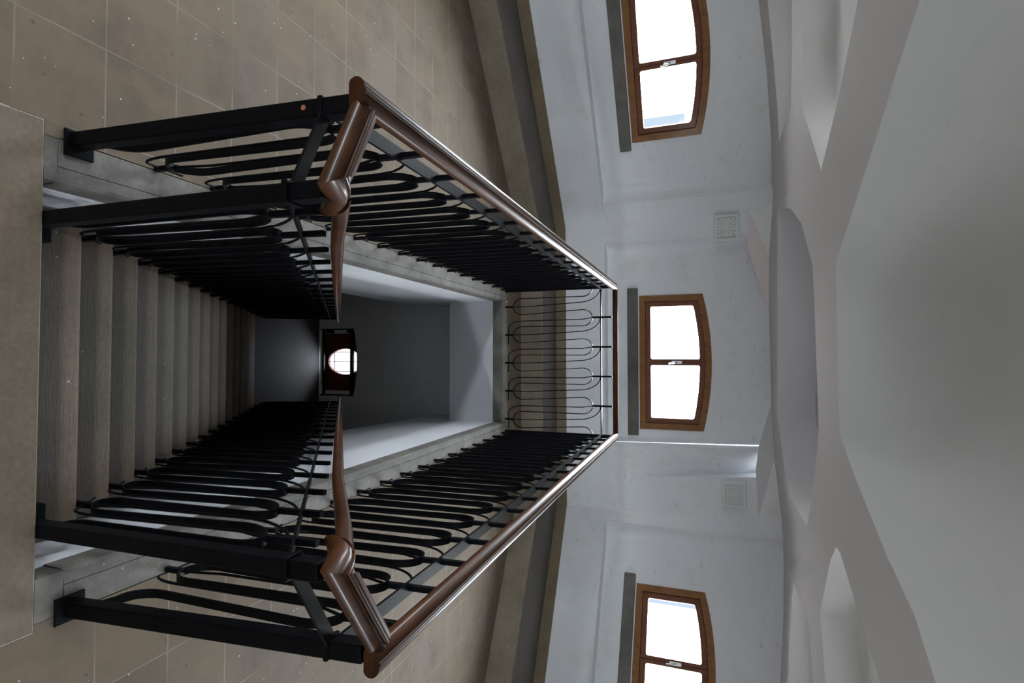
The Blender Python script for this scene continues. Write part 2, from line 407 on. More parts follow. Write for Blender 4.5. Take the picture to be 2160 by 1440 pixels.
def make_wall(name, wall, bay, win, label=None):
    """dado, ledge, piers and recessed bay with its window opening; bay = (start, end) along the wall"""
    b0, b1 = bay; L = wall.len; w = MB()
    at = wall.at
    w.add([at(0, -.02), at(L, -.02), at(L, LEDGE), at(0, LEDGE)], [(0, 1, 2, 3)])
    for a, b_ in ((0, b0), (b1, L)):
        w.add([at(a, LEDGE), at(b_, LEDGE), at(b_, ZTOP), at(a, ZTOP)], [(0, 1, 2, 3)])
    # splayed sides and ledge of the bay
    e = .03
    w.add([at(b0, LEDGE), at(b1, LEDGE), at(b1-e, LEDGE+.012, DEP), at(b0+e, LEDGE+.012, DEP)], [(0, 1, 2, 3)])
    w.add([at(b0, LEDGE), at(b0, ZTOP), at(b0+e, ZTOP, DEP), at(b0+e, LEDGE+.012, DEP)], [(0, 1, 2, 3)])
    w.add([at(b1, LEDGE), at(b1, ZTOP), at(b1-e, ZTOP, DEP), at(b1-e, LEDGE+.012, DEP)], [(0, 1, 2, 3)])
    fn = lambda a, z, d: at(a, z, DEP+d)
    outer = [(b0+e, LEDGE+.012), (b1-e, LEDGE+.012), (b1-e, ZTOP), (b0+e, ZTOP)]
    if win:
        hole = Arch(*win).loop()
        flat = outer + hole; tris = tessellate_polygon([[Vector((*p, 0)) for p in outer], [Vector((*p, 0)) for p in hole]])
        w.add([fn(*p, 0) for p in flat], [tuple(t) for t in tris])
        k = len(hole)
        w.add([fn(*p, 0) for p in hole] + [fn(*p, .50) for p in hole], [(i, (i+1) % k, k+(i+1) % k, k+i) for i in range(k)])
    else:
        w.add([fn(*p, 0) for p in outer], [(0, 1, 2, 3)])
    o = w.build(name, M['wall']); struct(o); return o

bF0 = W_F.px(1290, 514)[0]; bF1 = W_F.px(1290, 940)[0]
bL1 = W_L.px(1300, 430)[0]; bR0 = W_R.px(1300, 1101)[0]
make_wall('wall_left', W_L, (max(2*cL_-bL1, .12), bL1), (cL_, wL))
make_wall('wall_right', W_R, (bR0, min(2*cR_-bR0, W_R.len-.12)), (cR_, wR))
make_window(1, W_L, cL_, wL); make_window(2, W_F, cF, wF); make_window(3, W_R, cR_, wR)
for nm, w, k in (('wall_near_left', W_NL, 5), ('wall_near_right', W_NR, 6), ('wall_back_left', W_BL, 7), ('wall_back_right', W_BR, 8), ('wall_back', W_B, 9)):
    h = w.len/2
    if nm == 'wall_back': make_wall(nm, w, (h-1.25, h+1.25), None)
    else: make_wall(nm, w, (h-1.25, h+1.25), (h, 1.45)); make_window(k, w, h, 1.45)  # windows in these unseen walls added for fill daylight

# far wall: its right-hand pier is cut back in a cone above breast height
at = W_F.at
def front_wall():
    w = MB(); L = W_F.len; e = .03
    apex = W_F.px(1335, 1007); q = W_F.px(1590, 1002)
    w.add([at(0, -.02), at(L, -.02), at(L, LEDGE), at(0, LEDGE)], [(0, 1, 2, 3)])
    w.add([at(0, LEDGE), at(bF0, LEDGE), at(bF0, ZTOP), at(0, ZTOP)], [(0, 1, 2, 3)])
    w.add([at(bF0, LEDGE), at(bF1, LEDGE), at(bF1-e, LEDGE+.012, DEP), at(bF0+e, LEDGE+.012, DEP)], [(0, 1, 2, 3)])
    w.add([at(bF0, LEDGE), at(bF0, ZTOP), at(bF0+e, ZTOP, DEP), at(bF0+e, LEDGE+.012, DEP)], [(0, 1, 2, 3)])
    # right-hand pier
    A0, AP, Q = (bF1, LEDGE), apex, (q[0], ZTOP)
    qa = (lerp(apex[0], q[0], 1.0), 2.6)
    w.add([at(*A0), at(L, LEDGE), at(L, ZTOP), at(qa[0]-.02, ZTOP), at(*qa), at(*AP)], [(0, 1, 5), (1, 2, 3, 4, 5)])
    n = 14; rows = []
    for k in range(n+1):
        t = k/n; z = lerp(apex[1], 2.6, t)
        xr = lerp(apex[0], qa[0], t)
        xl = lerp(lerp(bF1, bF1, t), bF1-.05, t)
        row = []
        for j in range(9):
            u = j/8
            dp = .30*t**1.0*(1-(1-u)**2) if u < 1 else .30*t**1.0
            row.append(at(lerp(xl, xr, u), z, dp*u))
        rows.append(row)
    vs = [x for r in rows for x in r]; fs = []
    for k in range(n):
        for j in range(8): fs.append((k*9+j, k*9+j+1, k*9+10+j, k*9+9+j))
    w.add(vs, fs)
    w.add([r[-1] for r in rows] + [at(lerp(apex[0], qa[0], k/n), lerp(apex[1], 2.6, k/n)) for k in range(n+1)],
          [(k, k+1, n+2+k, n+1+k) for k in range(n)])
    # between ledge and the start of the cone, and the bay's right side
    w.add([at(*A0), at(*AP), at(bF1, apex[1])], [(0, 1, 2)])
    w.add([at(bF1, LEDGE), at(bF1, apex[1])] + [rows[k][0] for k in range(n+1)] +
          [at(bF1-e, LEDGE+.012, DEP), at(bF1-e-.05, 2.6, DEP), at(bF1-e-.05, ZTOP, DEP), at(bF1-.05, ZTOP)],
          [tuple([0, 1] + list(range(2, n+3)) + [n+6, n+5, n+4, n+3])])
    fn = lambda a, z, d: at(a, z, DEP+d)
    outer = [(bF0+e, LEDGE+.012), (bF1-e, LEDGE+.012), (bF1-e, ZTOP), (bF0+e, ZTOP)]
    hole = Arch(cF, wF).loop(); flat = outer+hole
    tris = tessellate_polygon([[Vector((*p, 0)) for p in outer], [Vector((*p, 0)) for p in hole]])
    w.add([fn(*p, 0) for p in flat], [tuple(t) for t in tris]); k = len(hole)
    w.add([fn(*p, 0) for p in hole] + [fn(*p, .50) for p in hole], [(i, (i+1) % k, k+(i+1) % k, k+i) for i in range(k)])
    o = w.build('wall_front', M['wall']); struct(o)
front_wall()

def cove(nm, wall, a, sg, top):
    prof = [(0, -.004), (.006*sg, .004), (.016*sg, .03)] + [((.02+.13*(1-math.cos(x)))*sg, .03+(DEP-.032)*math.sin(x)) for x in [PI/2*k/7 for k in range(8)]]
    vs = []; n = len(prof); H = [LEDGE+.004, LEDGE+.06, 1.2, 1.8, top]
    for z in H: vs += [wall.at(a+x, z, d) for x, d in prof]
    fs = [(r*n+i, r*n+i+1, (r+1)*n+i+1, (r+1)*n+i) for r in range(len(H)-1) for i in range(n-1)]
    struct(MB().add(vs, fs).build(nm, M['wall'], smooth=80), 'softly coved plaster edge of a window bay')
cove('trim_15', W_L, bL1, -1, 2.9); cove('trim_16', W_F, bF0, 1, 2.9); cove('trim_17', W_R, bR0, 1, 2.9)

# ------------------------------------------------------------------ stone step and skirting along the walls
def off(wall, d): return wall.p + wall.n*d, wall.d
OFFS = {'left': (W_L, .64), 'front': (W_F, .597), 'right': (W_R, .77)}
pL, dL = off(W_L, .64); pF, dF = off(W_F, .597); pR, dR = off(W_R, .77)
kL, kR = isect(pL, dL, pF, dF), isect(pF, dF, pR, dR)
kL2 = CL2 + W_L.n*.64; kR2 = CR2 + W_R.n*.77
HB = .236
for nm, a, b_, A, B in (('trim_1', kL2, kL, CL2, CL), ('trim_2', kL, kR, CL, CR), ('trim_3', kR, kR2, CR, CR2)):
    struct(MB().prism([[(a.x, a.y), (b_.x, b_.y), (B.x, B.y), (A.x, A.y)]], lambda x, y, d: Vector((x, y, d)), 0, HB).build(nm, M['bench'], bevel=.012, seg=3),
           'stone step running along the foot of the wall')
M['tread'] = stone('bench_tread_stone', (.075, .066, .054), (.13, .115, .095), .3, 2.2)  # darker tone for the top of the wall step
for nm, wall, p, q, o_ in (('trim_18', W_L, CL2, CL, .64), ('trim_19', W_F, CL, CR, .597), ('trim_20', W_R, CR, CR2, .77)):
    n0, n1 = wall.n*.02, wall.n*(o_-.045)
    mi0 = (isect(pL+W_L.n*-.045, dL, pF+W_F.n*-.045, dF), isect(pF+W_F.n*-.045, dF, pR+W_R.n*-.045, dR))
    a = mi0[0] if p == CL else (mi0[1] if p == CR else p+n1); b_ = mi0[0] if q == CL else (mi0[1] if q == CR else q+n1)
    struct(MB().prism([[(a.x, a.y), (b_.x, b_.y), (q.x, q.y), (p.x, p.y)]], lambda x, y, d: Vector((x, y, d)), HB-.004, HB+.002).build(nm, M['tread']), 'thin darker layer on top of the stone step')
def skirt(nm, p, q, wall):
    a, b_ = p + wall.n*.028, q + wall.n*.028
    struct(MB().prism([[(p.x, p.y), (q.x, q.y), (b_.x, b_.y), (a.x, a.y)]], lambda x, y, d: Vector((x, y, d)), HB, .352).build(nm, M['skirt'], bevel=.006))
skirt('baseboard_left', CL2, CL, W_L); skirt('baseboard_front', CL, CR, W_F); skirt('baseboard_right', CR, CR2, W_R)

# ------------------------------------------------------------------ gallery floor with the stairwell cut out
XL_E, XR_E, YN, YF = -.573, .705, 1.023, 4.935          # joint lines of the edge stones
XL_S, XR_S, YF_S = -.66, .79, 5.02                     # where the tiles stop
oct_ = [(p.x, p.y) for p in (CL, CR, CR2, CR3, CR4, CL4, CL3, CL2)]
hole = [(XL_S, YF_S), (XR_S, YF_S), (XR_S, 1.023), (.815, 1.023), (.815, .2), (-.705, .2), (-.705, 1.023), (XL_S, 1.023)]
fm = MB(); tris = tessellate_polygon([[Vector((*p, 0)) for p in oct_], [Vector((*p, 0)) for p in hole]])
fm.add([Vector((*p, 0)) for p in oct_+hole], [tuple(t) for t in tris])
fm.add([Vector((*p, -.5)) for p in oct_+hole], [tuple(t) for t in tris])
struct(fm.build('floor', M['floor']))
# edge stones: flat strip + rounded lip along the three open sides
def lip(nm, pts_fn, s0, s1, lab):
    prof = [(.0, -.10), (.0, -.025), (.004, -.010), (.014, -.001), (.047, 0), (.0485, -.0035), (.05, 0), (.138, 0), (.138, -.10)]
    vs = []; n = len(prof)
    for s in (s0, s1):
        for d, z in prof: vs.append(pts_fn(s, d, z))
    fs = [(i, (i+1) % n, n+(i+1) % n, n+i) for i in range(n)] + [tuple(range(n)), tuple(range(2*n-1, n-1, -1))]
    struct(MB().add(vs, fs).build(nm, M['edge'], smooth=30), lab)
lip('trim_4', lambda s, d, z: Vector((-.525-d, s, z)), 1.06, YF_S, 'grey edge stone along the left side of the stairwell')
lip('trim_5', lambda s, d, z: Vector((.655+d, s, z)), 1.10, YF_S, 'grey edge stone along the right side of the stairwell')
lip('trim_6', lambda s, d, z: Vector((s, 4.885+d, z)), -.525, .655, 'grey edge stone along the far side of the stairwell')
# plaster faces of the gallery beams around the well
def beam_side(nm, x0, x1, low):
    pts = [(.95, -.10)] + [(5.6, -.10)] + list(reversed(low))
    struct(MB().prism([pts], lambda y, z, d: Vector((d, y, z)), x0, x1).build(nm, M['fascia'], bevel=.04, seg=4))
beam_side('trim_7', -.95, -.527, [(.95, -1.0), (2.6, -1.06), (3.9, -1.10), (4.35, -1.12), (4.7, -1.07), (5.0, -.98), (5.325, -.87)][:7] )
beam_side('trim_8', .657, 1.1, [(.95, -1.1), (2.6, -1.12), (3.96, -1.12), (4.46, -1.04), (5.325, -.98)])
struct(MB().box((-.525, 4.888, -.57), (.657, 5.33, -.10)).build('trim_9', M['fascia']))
# head of the stairs: the big top slab
struct(MB().box((-.705, .2, -.19), (.815, 1.023, 0)).build('trim_10', M['slab'], bevel=.004, seg=2), 'worn stone slab at the head of the stairs')
struct(MB().box((-.66, 1.023, -.20), (-.527, 1.06, -.001)).box((.66, 1.023, -.20), (.79, 1.10, -.001)).build('trim_11', M['edge']))

# ------------------------------------------------------------------ stairs
T, RS, Y0 = .2109, .1586, 1.023
NST = 16
stairs = thing('staircase', 'straight flight of worn brown stone steps descending into the dark stairwell', 'stairs', (.06, Y0, 0))
for k in range(1, NST):
    yb, yn, z = Y0+(k-1)*T-.02, Y0+k*T, -k*RS
    nz = .034
    pts = [(yb, z), (yn-.02, z), (yn-.007, z-.004), (yn, z-.014), (yn-.002, z-.026), (yn-.014, z-nz), (yn-.014, z-RS-.03), (yb, z-RS-.03+.16)]
    jit = random.uniform(-.004, .004)
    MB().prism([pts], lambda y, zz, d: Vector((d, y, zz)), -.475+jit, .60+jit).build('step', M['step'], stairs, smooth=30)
sl = lambda y: -(y-Y0)*RS/T
for x0, x1 in ((-.475, -.445), (.57, .60)):
    MB().prism([[(Y0, -.16), (Y0+15*T, sl(Y0+15*T)-.17), (Y0+15*T+.12, sl(Y0+15*T)-.30), (Y0, -.42)]], lambda y, z, d: Vector((d, y, z)), x0+.002, x1-.002).build('stringer', M['edge'], stairs)

# ------------------------------------------------------------------ lower hall
ZL = -NST*RS
YW = 5.325
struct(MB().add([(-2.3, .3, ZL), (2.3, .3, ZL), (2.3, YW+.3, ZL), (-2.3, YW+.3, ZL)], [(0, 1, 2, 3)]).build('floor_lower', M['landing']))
lw = MB()
opening = (-.315, .49, ZL, -2.045, -1.99)
A4 = Arch((opening[0]+opening[1])/2, opening[1]-opening[0], ZL+.004, -2.045, -1.995)
hole = A4.loop(); outer = [(-2.3, ZL), (2.3, ZL), (2.3, -.3), (-2.3, -.3)]
tris = tessellate_polygon([[Vector((*p, 0)) for p in outer], [Vector((*p, 0)) for p in hole]])
lw.add([Vector((p[0], YW, p[1])) for p in outer+hole], [tuple(t) for t in tris]); k = len(hole)
lw.add([Vector((p[0], YW, p[1])) for p in hole] + [Vector((p[0], YW+.26, p[1])) for p in hole], [(i, (i+1) % k, k+(i+1) % k, k+i) for i in range(k)])
struct(lw.build('wall_lower_front', M['wall_low']))
for nm, pts in (('wall_lower_left', [(-2.3, .3), (-2.3, YW)]), ('wall_lower_right', [(2.3, .3), (2.3, YW)]), ('wall_lower_back', [(-2.3, .3), (2.3, .3)])):
    (a, b_), (c, d) = pts
    struct(MB().add([(a, b_, ZL), (c, d, ZL), (c, d, -.3), (a, b_, -.3)], [(0, 1, 2, 3)]).build(nm, M['wall_low']))
# barred window at landing level
w4 = bpy.data.objects.new('window_4', None); COL.objects.link(w4); w4.location = (A4.c, YW, ZL); w4.matrix_world = Matrix.Translation(w4.location); w4['kind'] = 'structure'
fy = lambda a, z, d: Vector((a, YW+d, z))
eye = [(A4.c-.005+.157*math.cos(2*PI*k/40), -2.258+.238*math.sin(2*PI*k/40)) for k in range(40)]
px0, px1 = -.262, .437
panel = [(px0, ZL+.002), (px1, ZL+.002)] + [(lerp(px1, px0, k/12), A4.top(lerp(px1, px0, k/12))-.0) for k in range(13)]
MB().prism([panel, eye], fy, .12, .16).build('shutter_panel', M['shutter'], w4)
full = [(-.32, ZL+.001), (.495, ZL+.001), (.495, -1.97), (-.32, -1.97)]
MB().prism([full, [(px0+.004, ZL+.004), (px1-.004, ZL+.004)] + [(lerp(px1-.004, px0+.004, k/12), A4.top(lerp(px1-.004, px0+.004, k/12))+.002) for k in range(13)]], fy, .105, .2).build('reveal', M['wall_low'], w4)
for gx in (-.145, .335): MB().box((gx-.004, YW+.112, ZL+.03), (gx+.004, YW+.122, -2.06)).build('shutter_batten', M['shutter'], w4)
MB().prism([[(A4.c-.005+.17*math.cos(2*PI*k/40), -2.252+.25*math.sin(2*PI*k/40)) for k in range(40)]], fy, .138, .142).build('pane', M['glass_low'], w4)
for bx in (-.031, .083, .199): MB().tube([(bx, YW+.06, ZL+.03), (bx, YW+.06, -2.02)], .0035, 6).build('window_bar', M['iron'], w4)
MB().box((-.30, YW+.045, -2.125), (.478, YW+.07, -2.085)).build('cross_bar', M['iron'], w4)
MB().box((-.30, YW+.045, ZL+.012), (.478, YW+.07, ZL+.034)).build('cross_bar', M['iron'], w4)
for bx in (-.305, .478): MB().box((bx-.007, YW+.0, ZL+.02), (bx+.007, YW+.02, -2.05)).build('side_bar', M['iron'], w4)
for bz in (-2.42, -2.12): MB().box((-.302, YW+.0, bz-.02), (-.262, YW+.10, bz+.02)).build('bracket', M['iron'], w4)
ld = bpy.data.lights.new('daylight_portal', 'AREA'); ld.shape = 'RECTANGLE'; ld.size = .36; ld.size_y = .5; ld.cycles.is_portal = True
lo = bpy.data.objects.new('daylight_portal', ld); COL.objects.link(lo)
lo.matrix_world = Matrix.Translation((A4.c, YW+.2, -2.25)) @ Matrix.Rotation(math.radians(-90), 4, 'X')

# ------------------------------------------------------------------ railings
def motif(bars, P, p, fn, hoop=True, hook=True, swan=True, hug=0):
    """one bay of the wrought pattern: narrow hoop on top, wide U below, hooked and swan-necked uprights"""
    zt, zs, zb, zu = .868, .775, .18, .085
    if hoop:
        path = []
        if hoop != 'half':
            path += [(P-.44*p, zu)] + [(P-.44*p+.29*p*math.sin(a), lerp(zb, zu, math.cos(a))) for a in [PI/2*k/6 for k in range(1, 7)]]
        path += [(P-.28*p*math.cos(a), zs+(zt-zs)*math.sin(a)) for a in [PI*k/14 for k in range(15)]]
        path += [(P+.56*p-.29*p*math.cos(a), zb-(zb-zu)*math.sin(a)) for a in [PI/2*k/6 for k in range(7)]]
        bars.append(('hoop', path))
    if hook:
        h0 = .07+.10*hug
        path = [(P, zt-.002), (P+h0*.8*p, zt-.10), (P+h0*p, .17)] + [(P+h0*p+(.33-h0)*p*(1-math.cos(a)), .17-.135*math.sin(a)) for a in [PI/2*k/6 for k in range(1, 7)]] + [(P+.9*p, .03)]
        bars.append(('hooked_bar', path))
    if swan:
        h1 = .47+.14*hug
        path = [(P+.56*p, -.02), (P+.56*p, .10), (P+(.56+.08*hug)*p, .25), (P+h1*p, .74)] + [(P+.03*p+(h1-.03)*p*math.cos(a), .74+.20*math.sin(a)) for a in [PI/2*k/8 for k in range(1, 9)]]
        bars.append(('curved_bar', path))
def put_bars(bars, fn, root, w=.026):
    for nm, path in bars:
        if nm == 'hoop': MB().ribbon(path, fn, .0065, w).build(nm, M['iron'], root, smooth=40)
        else: MB().tube([fn(a, b_, 0) for a, b_ in path], .0046, 6).build(nm, M['iron'], root, smooth=50)
def rail_profile():
    half = [(0, .0490), (.0035, .0482), (.0052, .0435), (.012, .0447), (.021, .0425), (.030, .036), (.0365, .026), (.0375, .014), (.032, .004), (.025, 0)]
    return half + [(-x, z) for x, z in reversed(half[1:])]
def sweep(path, prof, base=-.0475, hs=None):
    """handrail moulding along a path of points given at the top of the rail, mitred at the bends"""
    pts = [Vector(p) for p in path]; n = len(pts); k = len(prof); vs = []
    for i, p in enumerate(pts):
        d0 = (p-pts[i-1]) if i else (pts[1]-p); d1 = (pts[i+1]-p) if i < n-1 else d0
        d0 = Vector((d0.x, d0.y, 0)).normalized(); d1 = Vector((d1.x, d1.y, 0)).normalized()
        n0, n1 = Vector((d0.y, -d0.x, 0)), Vector((d1.y, -d1.x, 0)); nn = (n0+n1)
        nn = nn.normalized()/max(nn.normalized().dot(n0), .45)
        for x, z in prof: vs.append(p + nn*x + Vector((0, 0, (z+base)*(hs[i] if hs else 1))))
    fs = []
    for i in range(n-1):
        for j in range(k): fs.append((i*k+j, i*k+(j+1) % k, (i+1)*k+(j+1) % k, (i+1)*k+j))
    fs += [tuple(range(k)), tuple((n-1)*k+j for j in reversed(range(k)))]
    return MB().add(vs, fs)
PROF = rail_profile()
ZTOPR, ZMID = 1.10, .945
YNC, YFC = 1.11, 4.97
def side_fn(xb0, xb1, xt0, xt1):
    """leaning plane of a side railing: bottom and top edge positions at the near and far end"""
    def fn(s, z, d):
        t = (s-YNC)/(YFC-YNC); h = z/1.1
        return Vector((lerp(lerp(xb0, xb1, t), lerp(xt0, xt1, t), h) + d, s, z))
    return fn
fnL = side_fn(-.668, -.632, -.625, -.632); fnR = side_fn(.782, .752, .744, .750)
fnF = lambda s, z, d: Vector((s, YFC+d, z))

def gallery(name, label, fn, first, period, count, end, hug=1):
    root = thing(name, label, 'railing', fn(first, 0, 0))
    bars = []
    for k in range(count):
        P = first + k*period
        motif(bars, P, period, fn, hoop=(P+.56*period < end+.02), hook=(P+.9*period < end+.03), swan=(P+.56*period < end), hug=hug)
    put_bars(bars, fn, root)
    for k in range(count):
        P = first+k*period
        if P < end-.02: MB().beam(fn(P, .866, 0), fn(P, ZTOPR-.05, 0), .017, .017, (0, 1, 0)).build('stud', M['iron'], root)
        q = P+.56*period
        if q < end: MB().beam(fn(q, -.004, 0), fn(q, .088, 0), .017, .017, (0, 1, 0)).build('foot_stud', M['iron'], root)
    return root
# left gallery railing
PLN, PRN, PF = .2328, .2290, .275
rl = gallery('gallery_railing', 'black wrought iron railing with brown wooden handrail along the left gallery of the stairwell', fnL, 1.2382, PLN, 16, YFC)
rr = gallery('gallery_railing', 'black wrought iron railing with brown wooden handrail along the right gallery of the stairwell', fnR, 1.3062, PRN, 16, YFC)
rf = gallery('gallery_railing', 'thin black iron railing across the far end of the stairwell below the middle window', fnF, -.350, PF, 4, .75, 0)
# first bays at the near posts: half hoop rising from the post foot, and the bay that leaves the far left corner
for root, fn, P, p in ((rl, fnL, 1.2382-PLN, PLN), (rr, fnR, 1.3062-PRN, PRN)):
    bars = []; q = P+.56*p
    path = [(YNC, .03), (YNC+.02, .06)] + [(q+.29*p*math.sin(a), lerp(.2, .09, math.cos(a))) for a in [PI/2*k/6 for k in range(2, 7)]] + [(P+p-.28*p*math.cos(a), .775+.093*math.sin(a)) for a in [PI*k/14 for k in range(2)]]
    bars.append(('hoop', path)); put_bars(bars, fn, root)
bars = []; motif(bars, -.350-PF, PF, fnF, hoop=False, hook=False)
QL = -.350-PF
bars.append(('hoop', [(QL-.003+.28*PF*math.sin(x), .775+.093*math.cos(x)) for x in [PI/2*k/7 for k in range(8)]] + [(QL+.56*PF-.29*PF*math.cos(x), .18-.095*math.sin(x)) for x in [PI*k/12 for k in range(7)]]))
QR = .475+PF
bars.append(('hoop', [(QR-.44*PF+.29*PF*math.sin(x), .18-.095*math.cos(x)) for x in [PI/2*k/6 for k in range(7)]] + [(QR-.28*PF*math.cos(x), .775+.093*math.sin(x)) for x in [PI/2*k/7 for k in range(8)]]))
put_bars(bars, fnF, rf)
MB().beam(fnF(-.350-PF+.56*PF, -.004, 0), fnF(-.350-PF+.56*PF, .088, 0), .017, .017, (0, 1, 0)).build('foot_stud', M['iron'], rf)
for root, fn, a, b_ in ((rl, fnL, YNC, YFC), (rr, fnR, 1.15, YFC)):
    MB().beam(fn(a, ZMID+.004, 0), fn(b_, ZMID+.004, 0), .042, .009, (1, 0, 0)).build('flat_rail', M['iron'], root)
MB().beam((-.632, YFC, ZMID+.004), (.751, YFC, ZMID+.004), .042, .009, (0, 1, 0)).build('flat_rail', M['iron'], rf)
MB().beam((-.632, YFC, -.004), (-.632, YFC, ZTOPR-.05), .03, .03, (0, 1, 0)).build('corner_post', M['iron'], rl)
MB().beam((.751, YFC, -.004), (.751, YFC, ZTOPR-.05), .03, .03, (0, 1, 0)).build('corner_post', M['iron'], rr)
def post(root, a, b_, plate_n, nm='post', w=.046):
    MB().beam(a, b_, w, w, (1, 0, 0)).build(nm, M['iron'], root, bevel=.004)
post(rl, (-.668, YNC, 0), (-.617, YNC, ZTOPR-.055), 0, 'corner_post'); post(rr, (.782, 1.125, 0), (.738, 1.155, ZTOPR-.05), 0, 'corner_post')
for root, x in ((rl, -.658), (rr, .779)):
    MB().box((x-.042, YNC-.038, -.002), (x+.042, YNC+.048, .008)).build('base_plate', M['iron'], root, bevel=.004)
# little square clamps and rivets where the flat rail meets the corner posts
for root, x, y in ((rl, -.622, YNC), (rr, .741, 1.150)):
    MB().box((x-.027, y-.027, ZMID-.002), (x+.027, y+.027, ZMID+.012)).build('clamp', M['iron'], root, bevel=.003)
MB().tube([(-.625, YNC-.018, .90), (-.625, YNC-.026, .90)], .007, 10).build('rivet', M['rust'], rl)
# handrails
hand_L = [(-.632, YFC+.015, ZTOPR), (-.630, 3.0, ZTOPR), (-.628, YNC-.045, ZTOPR)]
sweep(hand_L, PROF).build('handrail', M['rail'], rl, smooth=38)
hand_R = [(.751, YFC+.015, ZTOPR), (.752, 3.0, ZTOPR), (.756, 1.140, ZTOPR)]
sweep(hand_R, PROF).build('handrail', M['rail'], rr, smooth=38)
thin = [(x*.62, z*.9) for x, z in PROF]
sweep([(-.60, YFC, ZTOPR), (.72, YFC, ZTOPR)], thin, -.042).build('handrail', M['rail'], rf, smooth=45)

# stair railings: return from the gallery corner, newel, then down the flight
SLP = RS/T
def stair_rail(label, xb, xt, gx, gy, mid_z, hx, hy):
    def fn(s, z, d):      # s = distance forward, z above the line of nosings
        h = max(min(z/1.076, 1), 0)
        return Vector((lerp(xb, xt, h)+d, s, z*.985 - .02 - (s-Y0)*SLP))
    root = thing('stair_railing', label, 'railing', (xb, 1.05, 0))
    sg = 1 if xb < 0 else -1
    # newel and foot
    nb, ntp = Vector((xb-.008*sg, 1.052, -.10)), Vector((xt-.004*sg, 1.0, 1.045))
    MB().beam(nb, ntp, .044, .044, (1, 0, 0)).build('newel_post', M['iron'], root, bevel=.004)
    MB().box((xb-.05, 1.024, -.1585), (xb+.05, 1.105, -.10)).build('base_plate', M['iron'], root, bevel=.004)
    # flat rail of the short return
    pm = Vector((gx, gy, ZMID+.006)); qm = Vector((xt-.006*sg, 1.0, mid_z))
    MB().beam(pm+Vector((0, 0, .004)), qm+Vector((0, 0, .004)), .032, .009, (0, 1, 0)).build('flat_rail', M['iron'], root)
    MB().box((qm.x-.028, qm.y-.028, qm.z-.004), (qm.x+.028, qm.y+.028, qm.z+.012)).build('clamp', M['iron'], root, bevel=.003)
    yend = 4.46
    first = 1.0+T*.62; cnt = 16
    bars = []
    for k in range(cnt):
        P = first+k*T
        motif(bars, P, T, fn, hoop=(P+.56*T < yend+.03), hook=(P+.9*T < yend+.05), swan=(P+.56*T < yend), hug=1)
    put_bars(bars, fn, root)
    for k in range(cnt):
        P = first+k*T
        MB().beam(fn(P, .866, 0), fn(P, 1.035, 0), .017, .017, (0, 1, 0)).build('stud', M['iron'], root)
        q = P+.56*T
        if q < yend:
            zt = -math.ceil((q-Y0)/T - 1e-6)*RS       # tread under this foot
            MB().beam(Vector((xb, q, zt-.004)), fn(q, .09, 0), .018, .018, (0, 1, 0)).build('foot_stud', M['iron'], root)
    MB().ribbon([(1.0, mid_z+.02), (1.04, mid_z+.01), (4.47, .93+.0)], lambda s, z, d: Vector((lerp(xb, xt, .86)+d, s, z*.985-.02-(s-Y0)*SLP if s > 1.02 else mid_z)), .009, .03).build('flat_rail', M['iron'], root)
    MB().beam((xb, 4.47, ZL-.004), fn(4.47, 1.035, 0), .04, .04, (1, 0, 0)).build('newel_post', M['iron'], root)
    # handrail: level return, goose-neck over the newel, then the rake
    zr = lambda y: 1.076 - .02 + .012 - (y-Y0)*SLP
    e = sg*.004
    k1, k2 = ((-.397, .998), (-.377, 1.092, 1.036)) if sg > 0 else ((.490, 1.022), (.469, 1.092, 1.060))
    lvl = [(hx+.034*sg, hy-.012, ZTOPR-.001), (*k1, ZTOPR), (lerp(k1[0], k2[0], .5), lerp(k1[1], k2[1], .5), lerp(ZTOPR, k2[2], .42)), k2]
    sweep(lvl, PROF, hs=(1, 1, 1.35, 1.75)).build('handrail', M['rail'], root, smooth=38)
    dev = lambda y: 1.068 - (y-Y0)*SLP
    offs = ((1.08, .020), (1.2, .016), (1.42, .001), (1.83, -.010), (2.7, -.027), (4.52, -.056)) if sg > 0 else ((1.08, .036), (1.2, .036), (1.36, .026), (1.68, .006), (2.15, -.002), (3.0, -.014), (4.52, -.022))
    rk = [(lerp(k2[0]+.002*sg, xt+.012*sg, (y-1)/3.5), y, dev(y)+o) for y, o in offs]
    sweep(rk, [(x*.84, z*1.12) for x, z in PROF], -.05).build('handrail', M['rail'], root, smooth=38)
    return root
stair_rail('black iron stair railing with wooden handrail on the left side of the descending steps', -.405, -.370, -.628, 1.112, .940, -.628, 1.112)
stair_rail('black iron stair railing with wooden handrail on the right side of the descending steps', .515, .478, .741, 1.150, .952, .756, 1.190)

